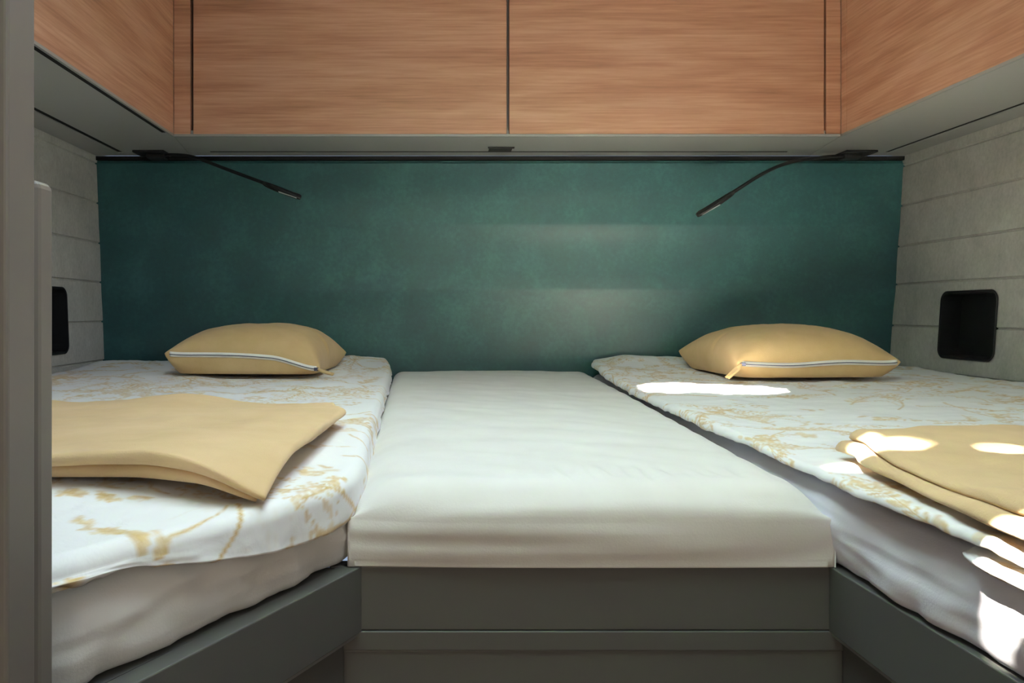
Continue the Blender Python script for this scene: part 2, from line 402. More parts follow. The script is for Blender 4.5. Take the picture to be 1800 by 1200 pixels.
# right base
RX = .362; RQ = Vector((RX, YB)); RE = Vector((RX+.018, .12)); outR = Vector((-1, 0))
rx = XR(.8)-.012
t = thing('bed_base', (.8, 1.2, ZBASE-.25), 'grey base rail under the right bed, beside the aisle', 'bed base', 'grey bed bases')
bm = bmesh.new(); slab(bm, RQ, RE, .018, zt1, ZBASE, outR); link('fascia', bm, M['base'], t)
bm = bmesh.new(); slab(bm, RQ-outR*.002, RE-outR*.002, .016, zt1-.0035, zt1-.0005, outR, .0); link('trim_strip', bm, M['metal'], t)
bm = bmesh.new(); slab(bm, RQ-outR*.012+Vector((0,-.0015)), RE-outR*.012, .018, .001, zt1-.004, outR); link('lower_panel', bm, M['base'], t)
bm = bmesh.new(); prism(bm, [(RX+.032, YB+.02), (RX+.040, .12), (rx, .12), (rx, YW-.01), (RX+.032, YW-.01)], ZBASE-.03, ZBASE-.001)
link('slat_board', bm, M['base'], t)

# ================================================================ mattresses
def mattress(name, poly, z0, z1, r, m, label, crown=.004, wr=.0015, seam=None, puff=.006, step=.012):
    """soft slab: outline polygon resampled, lofted from bottom to a rounded, slightly domed top"""
    P = [Vector(p) for p in poly]; L = len(P); pts = []
    # round the corners of the outline
    rc = .03; R = []
    for i in range(L):
        a, b, c = P[i-1], P[i], P[(i+1) % L]; u = (a-b).normalized(); v = (c-b).normalized()
        k = min(rc, (a-b).length*.4, (c-b).length*.4)
        for q in range(5):
            tt = q/4; R.append((b+u*k)*(1-tt)**2+b*2*tt*(1-tt)+(b+v*k)*tt*tt)
    for i in range(len(R)):
        a, b = R[i], R[(i+1) % len(R)]; n_ = max(1, int((b-a).length/step))
        for k in range(n_): pts.append(a.lerp(b, k/n_))
    n_ = len(pts); nrm = []
    for i in range(n_):
        t_ = (pts[(i+1) % n_]-pts[i-1]); nn = Vector((t_.y, -t_.x)).normalized(); nrm.append(nn)
    area_ = sum(pts[i].x*pts[(i+1) % n_].y-pts[(i+1) % n_].x*pts[i].y for i in range(n_))
    if area_ < 0: nrm = [-v for v in nrm]
    bm = bmesh.new(); H = z1-z0; rings = []
    prof = [(-.012, 0), (-.003, .0015), (0, .005)]
    for k in range(1, 12): prof.append((0, .005+(H-r-.005)*k/12))
    for k in range(9):
        a = math.pi/2*k/8; prof.append((-r*(1-math.cos(a)), H-r+r*math.sin(a)))
    for k in range(1, 15): prof.append((-r-.012*k*(1+k*.06), H))
    for (off, h) in prof:
        row = []
        for i, p in enumerate(pts):
            q = p+nrm[i]*off; hh = h
            s_ = h/H
            b = puff*math.sin(math.pi*min(1, s_))*.9 if off > -.004 else 0
            w = wr*(nz(q.x, q.y, h*2, 9)+.5*nz(q.x, q.y, h, 30))
            if seam and off > -.02: b += seam(s_, q)
            q = q+nrm[i]*(b+w*2.2)
            z = z0+hh+(w*1.5 if s_ > .6 else 0)+ (crown*smooth(0, .15, -off) if s_ >= 1 else 0)
            if z < z0: z = z0
            row.append(bm.verts.new((q.x, q.y, z)))
        rings.append(row)
    for A, B in zip(rings, rings[1:]):
        for i in range(n_): bm.faces.new((A[i], A[(i+1) % n_], B[(i+1) % n_], B[i]))
    bm.faces.new(rings[-1]); bm.faces.new(rings[0][::-1])
    bmesh.ops.recalc_face_normals(bm, faces=bm.faces)
    bmesh.ops.triangulate(bm, faces=[f for f in bm.faces if len(f.verts) > 4])
    o = link(name, bm, m, smooth=True); return tag(o, label, 'mattress', 'sheet-covered mattresses')
ZM = CZ-.160
# centre mattress : a real gridded top so that the sheet can crease
def centre_mattress():
    bm = bmesh.new(); nu, nv = 220, 200; x_at = lambda v: 0
    rows = []
    # v runs: bottom front -> up the front face -> over the rounded edge -> back along the top -> down at the wall
    path = []
    H = ZM-ZBASE; r = .030; y0 = YB-.003
    for k in range(40): path.append((y0, ZBASE+.001+(H-r-.001)*k/40, 'f'))
    for k in range(10):
        a = math.pi/2*k/9; path.append((y0+r-r*math.cos(a), ZM-r+r*math.sin(a), 'c'))
    yb = YW-.015
    for k in range(1, 130): path.append((y0+r+(yb-y0-2*r)*(k/130)**1.15, ZM, 't'))
    for k in range(10):
        a = math.pi/2*k/9; path.append((yb-r+r*math.sin(a), ZM-r+r*math.cos(a), 'b'))
    path.append((yb, ZBASE+.001, 'b'))
    for (y, z, kind) in path:
        tt = (y-y0)/(yb-y0)
        xl = XA-.0095+( -.122-XA+.0095)*tt**.9; xr = (XBk+.0015)+(.405-XBk-.0015)*tt
        s_ = (z-ZBASE)/H
        row = []
        for i in range(nu+1):
            u = -1+2*i/nu
            # rounded side edges
            w = xr-xl; e = .055/(w/2)*(1 if kind in 'fc' else max(.55, 1-.6*tt))
            uu = u; drop = 0
            if abs(u) > 1-e:
                q = (abs(u)-(1-e))/e; drop = (.040-.014*min(1, tt*2))*(1-math.sqrt(max(0, 1-q*q)))
            x = (xl+xr)/2+u*w/2
            if kind == 'f' or kind == 'c':      # belly of the front, pinch at the bottom corners
                x += u*.0035*math.sin(math.pi*s_)-(.004*u if s_ < .1 else 0)
            yy, zz = y, z
            if s_ > .55: zz = z-drop*(smooth(.55, 1, s_) if kind in 'fc' else 1)
            # creases
            c = 0
            if kind in 'tc': 
                c = .0022*nz(x*1.0+y*.6, y*2.2, 0, 7)+.0013*nz(x*1.4+y, y*1.2, 5, 16)
                c += .0050*nz(x*11, y*1.5, 2, 6)*math.exp(-((y-y0-.040)/.030)**2)*smooth(-.45, 0, u)
                zz += c*(.4+.6*smooth(0, .05, y-y0)) + .003*(1-u*u)
            if kind in 'fc':
                bulge = .010*math.sin(math.pi*min(1, s_*.93+.05))*(1-abs(u)**4)
                line = .0030*smooth(-.03, .03, (.62+.18*smooth(-1, .1, u)-.07*smooth(.55, 1, u))-s_)
                c2 = .0030*nz(x*.9, 0, z*6, 5)+.0022*nz(x*1.1, 3, z*16, 4)
                yy -= bulge+line*smooth(-1, -.4, u)+c2
            row.append(bm.verts.new((x, yy, zz)))
        rows.append(row)
    for A, B in zip(rows, rows[1:]):
        for i in range(nu): bm.faces.new((A[i], A[i+1], B[i+1], B[i]))
    # side skirts down to the base
    for k in (0, nu):
        col = [r_[k] for r_ in rows]; low = [bm.verts.new((v.co.x, v.co.y, ZBASE+.001)) for v in col]
        for a, b, c, d in zip(col, col[1:], low[1:], low): bm.faces.new((a, b, c, d))
    bmesh.ops.remove_doubles(bm, verts=bm.verts, dist=1e-6)
    bmesh.ops.holes_fill(bm, edges=[e for e in bm.edges if e.is_boundary])
    bmesh.ops.recalc_face_normals(bm, faces=bm.faces)
    o = link('mattress', bm, M['sheet'], smooth=True)
    return tag(o, 'white middle mattress between the two beds, covered by a plain fitted sheet', 'mattress', 'sheet-covered mattresses')
centre_mattress()
lmx = XL(1.05)+.018; rmx = XR(1.05)-.018
ML = [(lmx, YW-.012), (-.136, YW-.012), (XA-.020, YB+.03), tuple(LQ-outL*.020+dd*.004), tuple(LQ+dd*.310-outL*.022), (lmx, (LQ+dd*.310).y)]
def fold_l(s_, q): return .003*math.sin(s_*3)*nz(q.x*3, q.y*3, 1+s_, 7)+.007*nz(q.x*1.0+s_*.01, q.y+s_*.02, s_*.02, 24)*(1-s_)**1.2+.0025*nz(q.x, q.y+s_*.03, s_*.05, 60)*(1-s_)
mattress('mattress', ML, ZBASE+.001, ZM-.003, .022, M['sheet'], 'left mattress in a white fitted sheet, its side showing below the printed duvet', seam=fold_l, step=.008)
MR = [(RX+.003, YB+.012), (RX+.019, .14), (rmx, .14), (rmx, YW-.012), (.418, YW-.012)]
mattress('mattress', MR, ZBASE+.001, ZM-.008, .016, M['sheet_cool'], 'right mattress in a white fitted sheet, its long side facing the aisle', seam=fold_l, step=.008)

# ================================================================ print on the duvets (drawn as a coverage map in cloth coordinates, 1 mm cells)
PW, PH = 1100, 2000
def draw_print(seed):
    r = np.random.default_rng(seed); A = np.zeros((PH, PW), np.float32)
    def dab(cx, cy, a, b, ang, val):
        R = int(max(a, b)+3); x0, x1 = int(cx)-R, int(cx)+R+1; y0, y1 = int(cy)-R, int(cy)+R+1
        if x0 < 0 or y0 < 0 or x1 >= PW or y1 >= PH: return
        Y, X = np.mgrid[y0:y1, x0:x1]; dx = X-cx; dy = Y-cy; c, s = math.cos(ang), math.sin(ang)
        u = (dx*c+dy*s)/a; v = (-dx*s+dy*c)/b; d = np.sqrt(u*u+v*v)
        A[y0:y1, x0:x1] = np.maximum(A[y0:y1, x0:x1], val*np.clip((1.15-d)/.3, 0, 1))
    def stroke(x, y, ang, ln, w, curve, val, leaf=0, depth=0):
        n_ = int(ln); 
        for i in range(n_):
            ang += curve/n_; x += math.cos(ang); y += math.sin(ang)
            dab(x, y, w*(1-.5*i/n_), w*(1-.5*i/n_), 0, val)
            if leaf == 1 and i > n_*.15 and i % 11 == 0:
                for sgn in (-1, 1):
                    la = ang+sgn*r.uniform(.5, .9); l = r.uniform(7, 13)*(1.2-i/n_*.7)
                    dab(x+math.cos(la)*l, y+math.sin(la)*l, l, l*.26, la, val*r.uniform(.6, 1))
            if leaf == 2 and depth < 2 and i > n_*.25 and i % 26 == 0:
                sgn = 1 if r.random() < .5 else -1
                stroke(x, y, ang+sgn*r.uniform(.35, .7), ln*r.uniform(.2, .38), w*.7, sgn*-.3, val, 2, depth+1)
        if leaf == 2:
            for k in range(r.integers(5, 10)):
                a_ = ang+r.uniform(-1.2, 1.2); d_ = r.uniform(3, 16)
                dab(x+math.cos(a_)*d_, y+math.sin(a_)*d_, r.uniform(1.4, 4), r.uniform(1.2, 2.2), a_, val*r.uniform(.6, 1))
    for k in range(300):
        kind = 1 if r.random() < .5 else 2
        stroke(r.uniform(20, PW-20), r.uniform(20, PH-20), r.uniform(0, 6.28), r.uniform(90, 230), r.uniform(1.1, 2.2), r.uniform(-.9, .9), r.uniform(.7, 1), kind)
    for k in range(190):
        cx, cy, a_ = r.uniform(30, PW-30), r.uniform(30, PH-30), r.uniform(0, 6.28)
        for q in range(r.integers(5, 14)):
            dab(cx+r.normal()*11, cy+r.normal()*11, r.uniform(3, 10), r.uniform(2, 4.5), a_+r.normal()*.4, r.uniform(.45, .9))
    return A

def sprigs_left(A):
    def U(px, py, h=.146):
        D = h*F/(py-548); X = (px-770)*D/F; return (X+1)*950+30, D*850
    def line(p, q, bend, w, val=1.0):
        a, b = np.array(U(*p)), np.array(U(*q)); d = b-a; nrm_ = np.array([-d[1], d[0]]); n_ = int(np.hypot(*d)*1.5)+2
        for k in range(n_):
            t_ = k/(n_-1); c = a+d*t_+nrm_*bend*4*t_*(1-t_); x, y = int(c[0]), int(c[1]); R_ = int(w+2)
            if R_ < x < PW-R_-1 and R_ < y < PH-R_-1:
                Y, X = np.mgrid[y-R_:y+R_+1, x-R_:x+R_+1]; dd_ = np.hypot(X-c[0], Y-c[1])
                A[y-R_:y+R_+1, x-R_:x+R_+1] = np.maximum(A[y-R_:y+R_+1, x-R_:x+R_+1], val*np.clip(w+.5-dd_, 0, 1))
    # clear the ground there, then stems and seed heads
    A[int(.40*850):int(.66*850), int(.66*950+30):] *= .12
    line((418, 868), (348, 1010), .06, 1.6); line((395, 925), (408, 985), -.08, .8); line((492, 900), (466, 962), .05, .9)
    line((296, 922), (398, 872), -.10, .9); line((200, 975), (250, 1010), .08, .9); line((560, 880), (600, 905), .0, 1.4)
    r = np.random.default_rng(5)
    for px, py, sx, sy, n_ in ((125, 873, 26, 5, 16), (186, 874, 15, 6, 12), (190, 928, 24, 7, 18), (240, 933, 22, 5, 14), (285, 930, 16, 6, 8), (325, 938, 14, 9, 7), (427, 944, 10, 10, 7), (150, 984, 32, 5, 14), (262, 983, 26, 3, 8), (215, 1012, 10, 7, 9), (248, 1004, 8, 6, 7), (106, 1010, 9, 14, 12), (245, 870, 22, 3, 7), (150, 915, 18, 8, 6), (462, 975, 14, 5, 6), (420, 985, 24, 4, 7), (520, 960, 24, 4, 5), (590, 828, 18, 7, 8), (575, 875, 18, 6, 8)):
        for k in range(n_*4):
            q = (px+r.normal()*sx*.5, py+r.normal()*sy*.5); a_ = r.uniform(3, 8); 
            line(q, (q[0]+r.uniform(-1, 1)*a_, q[1]+r.normal()*1.2), 0, r.uniform(1.1, 2.5), r.uniform(.55, 1))
    return A
def cloth_from_grid(name, pos, uv, m, A=None, thick=.006, parent=None):
    """pos(i,j) array (nj, ni, 3) top surface; closed by an offset bottom sheet"""
    nj, ni, _ = pos.shape
    du = np.gradient(pos, axis=1); dv = np.gradient(pos, axis=0); nr = np.cross(du, dv)
    nr /= np.linalg.norm(nr, axis=2, keepdims=True)+1e-12
    if nr[..., 2].mean() < 0: nr = -nr
    # rounded rim: the lower sheet joins at the rim
    bot = pos-nr*thick
    mid = pos-nr*thick*.5
    V = np.concatenate([pos.reshape(-1, 3), bot.reshape(-1, 3)])
    idx = np.arange(nj*ni).reshape(nj, ni)
    top = np.stack([idx[:-1, :-1], idx[:-1, 1:], idx[1:, 1:], idx[1:, :-1]], -1).reshape(-1, 4)
    lo = (top+nj*ni)[:, ::-1]
    rim = np.concatenate([idx[0, :], idx[1:, -1], idx[-1, -2::-1], idx[-2:0:-1, 0]])
    rn = np.roll(rim, -1); side = np.stack([rim, rim+nj*ni, rn+nj*ni, rn], -1)
    Fc = np.concatenate([top, lo, side]); me = bpy.data.meshes.new(name)
    me.vertices.add(len(V)); me.vertices.foreach_set('co', V.astype(np.float32).ravel())
    me.loops.add(len(Fc)*4); me.loops.foreach_set('vertex_index', Fc.astype(np.int32).ravel())
    me.polygons.add(len(Fc)); me.polygons.foreach_set('loop_start', np.arange(0, len(Fc)*4, 4, dtype=np.int32))
    me.update(calc_edges=True); me.validate()
    me.polygons.foreach_set('use_smooth', [True]*len(me.polygons))
    bm = bmesh.new(); bm.from_mesh(me); bmesh.ops.recalc_face_normals(bm, faces=bm.faces); bm.to_mesh(me); bm.free()
    if A is not None:
        px = np.clip(uv[..., 0], 0, PW-2); py = np.clip(uv[..., 1], 0, PH-2)
        x0 = px.astype(int); y0 = py.astype(int); fx = px-x0; fy = py-y0
        val = (A[y0, x0]*(1-fx)+A[y0, x0+1]*fx)*(1-fy)+(A[y0+1, x0]*(1-fx)+A[y0+1, x0+1]*fx)*fy
        val = np.concatenate([val.ravel(), val.ravel()]).astype(np.float32)
        at_ = me.attributes.new('print', 'FLOAT', 'POINT'); at_.data.foreach_set('value', val)
    o = bpy.data.objects.new(name, me); COL.objects.link(o); me.materials.append(m)
    if parent: o.parent = parent; o.matrix_parent_inverse = Matrix.Translation(-parent.location)
    return o
def fbm(x, y, s, seed=0, oct=3):
    v = 0; a = 1
    for k in range(oct): v += a*noise.noise(Vector((x*s+seed*7.3, y*s-seed*3.1, seed+k*5.0))); s *= 2.1; a *= .5
    return v

# ---- left duvet: ruled between the side wall and the aisle edge path, then hanging hem
def interp_path(P, n_):
    P = [Vector(p) for p in P]; Q = catmull([(*p,) if len(p) == 3 else (*p, 0) for p in P], 24)
    d = [0]
    for a, b in zip(Q, Q[1:]): d.append(d[-1]+(b-a).length)
    out = []; j = 0
    for k in range(n_):
        t_ = d[-1]*k/(n_-1)
        while j < len(d)-2 and d[j+1] < t_: j += 1
        f = (t_-d[j])/max(1e-9, d[j+1]-d[j]); out.append(Q[j].lerp(Q[j+1], f))
    return out, d[-1]
ZDL = CZ-.142
def left_duvet():
    # outer rim of the flat top (x, y, z) from the wall to beyond the panel
    edge = [(-.150, 2.165, CZ-.128), (-.134, 2.05, CZ-.134), (-.122, 1.8, CZ-.142), (-.112, 1.5, CZ-.143), (-.102, 1.2, CZ-.145), (-.094, .95, CZ-.148), (-.087, .81, CZ-.151), (-.096, .735, CZ-.153), (-.128, .667, CZ-.153), (-.180, .575, CZ-.151), (-.244, .462, CZ-.146)]
    nj = 420; E, L = interp_path(edge, nj)
    inn = [(lmx+.004, 2.165), (lmx+.004, 1.9), (lmx+.004, 1.6), (lmx+.004, 1.3), (lmx+.004, 1.05), (lmx+.004, .88), (lmx+.004, .76), (lmx+.004, .70), (lmx+.004, .64), (lmx+.004, .56), (lmx+.004, .462)]
    I, _ = interp_path([(x, y, ZDL) for x, y in inn], nj)
    nt, nh = 230, 26; ni = nt+nh
    pos = np.zeros((nj, ni, 3)); uv = np.zeros((nj, ni, 2))
    for j in range(nj):
        e, q = E[j], I[j]; t_ = E[min(j+1, nj-1)]-E[max(j-1, 0)]; o_ = Vector((-t_.y, t_.x, 0)).normalized()
        if o_.x < 0 and e.y > .8: o_ = -o_
        if e.y <= .8 and (o_.x-o_.y*.5) < 0: o_ = -o_
        s = j/(nj-1)
        # how far the hem falls
        y = e.y
        hem = .012 if y > 1.3 else .010+.022*smooth(1.3, .78, y)
        hem = max(.004, hem-.026*smooth(.70, .47, y))
        if y > .8: hem += .006*fbm(s, 0, 9, 3)
        else: hem += .002*fbm(s, 0, 22, 4)-.004
        for i in range(ni):
            if i < nt:
                f = (i/(nt-1))**.75; p = q.lerp(e, f)
                z = ZDL+(e.z-ZDL)*smooth(.75, 1, f)
                wv = .0050*fbm(p.x, p.y, 4.5, 1)+.0025*fbm(p.x*1.5, p.y*.8, 14, 2)
                wv *= 1-.5*smooth(.9, 1, f)
                # thick turned back edge near the aisle at the head end
                z += .020*math.exp(-((p.y-2.12)/.08)**2)*smooth(-.55, -.25, p.x)*(1-.75*smooth(-.24, -.13, p.x))
                z += .010*smooth(1.75, 2.1, p.y)*(1-f)
                p = Vector((p.x, p.y, z+max(-.004, wv)))
                uvp = (p.x+1.0, p.y)
            else:
                k = (i-nt+1)/nh; a = min(1, k*2.2)*math.pi/2; r = .012
                drop = r*(1-math.cos(a)); out = r*math.sin(a)
                if k*2.2 > 1: drop += hem*(k-1/2.2)/(1-1/2.2)
                w = .0022*fbm(s*L, k*.06, 18, 8)+.003*fbm(s*L, 0, 7, 9)*k
                base = pos[j, nt-1]
                p = Vector(base)+o_*(out*.9+w*k+.004*k)-Vector((0, 0, drop))
                uvp = (e.x+1.0+o_.x*k*(hem+.02), e.y+o_.y*k*(hem+.02))
            pos[j, i] = p; uv[j, i] = (uvp[0]*1000*.95+30, uvp[1]*850)
    o = cloth_from_grid('duvet', pos, uv, M['duvet'], sprigs_left(draw_print(11)), .007)
    return tag(o, 'white duvet with mustard sprig print spread over the left bed, hem hanging down', 'duvet', 'printed duvets')
left_duvet()
ZDR = CZ-.146
def right_duvet():
    edge = [(.425, 2.165, CZ-.136), (.412, 2.10, CZ-.136), (.404, 2.0, CZ-.138), (.388, 1.8, CZ-.142), (.380, 1.5, CZ-.146), (.372, 1.25, CZ-.147), (.368, 1.0, CZ-.147), (.362, .86, CZ-.146), (.362, .76, CZ-.147), (.356, .64, CZ-.148), (.362, .54, CZ-.148), (.372, .42, CZ-.148), (.385, .25, CZ-.148)]
    nj = 520; E, L = interp_path(edge, nj); nt, nh = 230, 14; ni = nt+nh
    pos = np.zeros((nj, ni, 3)); uv = np.zeros((nj, ni, 2))
    for j in range(nj):
        e = E[j]; s = j/(nj-1); xi = rmx-.004; q = Vector((xi, e.y, ZDR))
        ex = e.x+.0035*fbm(0, e.y, 11, 5)
        for i in range(ni):
            if i < nt:
                f = (i/(nt-1))**.75; x = xi+(ex-xi)*f; y = e.y
                z = ZDR+(e.z-ZDR)*smooth(.8, 1, f)
                wv = .0050*fbm(x, y, 4.5, 11)+.0028*fbm(x*.8, y*1.3, 15, 12)
                z += max(-.004, wv)
                z += .022*math.exp(-((y-2.11)/.09)**2)*(1-smooth(.75, 1.0, x))*smooth(.41, .50, x)
                z += .006*smooth(1.7, 2.1, y)
                p = Vector((x, y, z)); uvp = (x-.3, y)
            else:
                k = (i-nt+1)/nh; a = k*math.pi*.6; r = .006+.0035*smooth(.85, 1.1, e.y)
                base = pos[j, nt-1]
                p = Vector(base)+Vector((-r*math.sin(a), 0, -r*(1-math.cos(a))))
                uvp = (ex-.3-k*.02, e.y)
            pos[j, i] = p; uv[j, i] = (uvp[0]*1000+70, uvp[1]*850)
    A = draw_print(23)
    o = cloth_from_grid('duvet', pos, uv, M['duvet'], A, .006)
    t = tag(o, 'white duvet with mustard sprig print lying flat on the right bed', 'duvet', 'printed duvets')
    # lower layer that peeks out beneath the hem
    nj2, ni2 = 120, 40; pos = np.zeros((nj2, ni2, 3)); uv = np.zeros((nj2, ni2, 2))
    for j in range(nj2):
        y = .30+.285*j/(nj2-1); e_ = smooth(0, .12, j/(nj2-1)*1)*(1-smooth(.72, 1, j/(nj2-1))**2)
        for i in range(ni2):
            f = i/(ni2-1); x0 = .45; x1 = .372-.020*e_+.05*smooth(.55, .585, y)
            x = x0+(x1-x0)*f
            z = CZ-.1615+.0008*fbm(x, y, 30, 6)-.004*smooth(.9, 1, f)
            pos[j, i] = (x, y, z); uv[j, i] = ((x-.1)*1000, y*850+60)
    l = cloth_from_grid('duvet_underlayer', pos, uv, M['duvet'], A, .003, None)
    l.name = 'under_fold'; l.parent = o
    return t
right_duvet()

# ================================================================ folded blankets
def blanket(corner, ux, uy, W_, D_, layers, zf, label, seed, warp):
    """stack of folded cloth layers joined at the near/right folds, as one continuous soft mesh per thing"""
    th = .0047; bm_all = []
    o_main = None
    nu, nv = 90, 90
    # a single closed cushion like shape whose sides carry the fold creases
    prof = []                    # (inset, height) profile of the rim, bottom to top
    n_l = layers
    for k in range(n_l):
        h0 = k*th*2
        ins = (.011 if k == 0 else 0) if seed == 3 else (0 if k == 0 else .006)
        for q in range(7):
            a = -math.pi/2+math.pi*q/6
            prof.append((ins+th*(1-math.cos(a))*1.0, h0+th+th*math.sin(a)*.96))
        if k < n_l-1: prof.append((ins+.013, h0+2*th))
    H = n_l*th*2
    # outline points
    out = []
    m_ = 60
    for side in range(4):
        for k in range(m_):
            f = k/m_
            out.append(((f, 0), (1, f), (1-f, 1), (0, 1-f))[side])
    bm = bmesh.new(); rings = []
    def place(u, v, ins, h):
        uu = u; vv = v
        x_ = ins/W_; y_ = ins/D_
        uu = x_+u*(1-2*x_); vv = y_+v*(1-2*y_)
        p = Vector(corner)+Vector(ux)*uu*W_+Vector(uy)*vv*D_
        dx, dy, dz = warp(u, v, h/H)
        x, y = p.x+dx, p.y+dy
        w = .0045*fbm(x, y, 5, seed)*h/H+.0018*fbm(x, y, 17, seed+1)*h/H
        return (x, y, zf(x, y)+h+dz+w)
    for (ins, h) in prof:
        row = []
        for (u, v) in out:
            rnd = .02
            row.append(bm.verts.new(place(u, v, ins+.0025*nz(u*4, v*4, h*60, 2), h)))
        rings.append(row)
    k = len(out)
    for A, B in zip(rings, rings[1:]):
        for i in range(k): bm.faces.new((A[i], A[(i+1) % k], B[(i+1) % k], B[i]))
    # top and bottom grids
    for (ring, h, ins) in ((rings[-1], H, prof[-1][0]), (rings[0], 0.0, prof[0][0])):
        G = {}
        for i in range(m_+1):
            for j in range(m_+1):
                u, v = i/m_, j/m_
                if j == 0: idx = i
                elif i == m_: idx = m_+j
                elif j == m_: idx = 3*m_-i
                elif i == 0: idx = 4*m_-j
                else: idx = None
                if idx is not None: G[i, j] = ring[idx % k]
                else: G[i, j] = bm.verts.new(place(u, v, ins, h))
        for i in range(m_):
            for j in range(m_):
                try: bm.faces.new((G[i, j], G[i+1, j], G[i+1, j+1], G[i, j+1]))
                except ValueError: pass
    bmesh.ops.recalc_face_normals(bm, faces=bm.faces)
    o = link('folded_blanket', bm, M['mustard'], smooth=True)
    return tag(o, label, 'blanket', 'folded mustard blankets')
def zl(x, y):
    e = ZDL+.006
    # follow the rounded duvet edge at the oblique foot corner
    d = (Vector((x, y))-LQ).dot(outL); e -= .016*smooth(-.07, .02, d)*(1-smooth(.80, .95, y))
    e -= .008*smooth(-.20, -.08, x)
    return e
def warp_l(u, v, h):
    dx = -.022*smooth(.6, 0, v)*smooth(.5, 1, u)-.008*math.sin(v*math.pi)*smooth(.5, 1, u)
    dy = -.028*smooth(.72, 1, u)*smooth(.35, 0, v)+.020*smooth(.25, 0, u)*0
    dy += .008*math.sin(u*7)*(1-v)
    dy += -.035*smooth(.88, 1, u)*smooth(.75, 1, v)*1
    dx -= .022*smooth(.85, 1, u)*smooth(.85, 1, v)
    dz0 = .006*math.sin(u*11+2)*smooth(.6, 1, v)
    dz = -.004*smooth(.75, 1, u)*smooth(.3, 0, v)
    dz += .004*math.sin(u*9+1)*smooth(.5, 0, v)*h
    return dx, dy, dz+dz0*h
blanket((-.60, .652, 0), (1, 0, 0), (0, 1, 0), .487, .44, 2, zl, 'mustard linen blanket folded flat on the left bed, one corner drooping', 3, warp_l)
def zr(x, y): return ZDR+.0065
def warp_r(u, v, h):
    dx = -.012*math.sin(v*6)*(1-u)+.03*smooth(.7, 1, v)*smooth(.3, 0, u)+.012*h*smooth(.4, 0, u)
    dy = .012*math.sin(u*5)*v-.03*smooth(.3, 0, u)*smooth(.8, 1, v)
    return dx, dy, .003*math.sin(v*8)*(1-u)*h
blanket((.362, .30, 0), (1, 0, 0), (0, 1, 0), .52, .535, 2, zr, 'mustard linen blanket folded flat near the foot of the right bed', 5, warp_r)

# ================================================================ unseen block added behind the viewer to shade the bed bases
t = thing('shade_block', (.82, -.2, 0), 'unseen taupe block added behind the viewer to shade the bed bases', 'cabinet')
bx('body', M['part'], t, .44, XR(1.0)-.05, -.37, -.07, .001, 1.36, bev=.003)
bx('door', M['part'], t, .424, .438, -.36, -.08, .12, 1.34, bev=.002)
bx('block_top', M['white'], t, .42, XR(1.0)-.05, -.39, -.05, 1.361, 1.385, bev=.003)
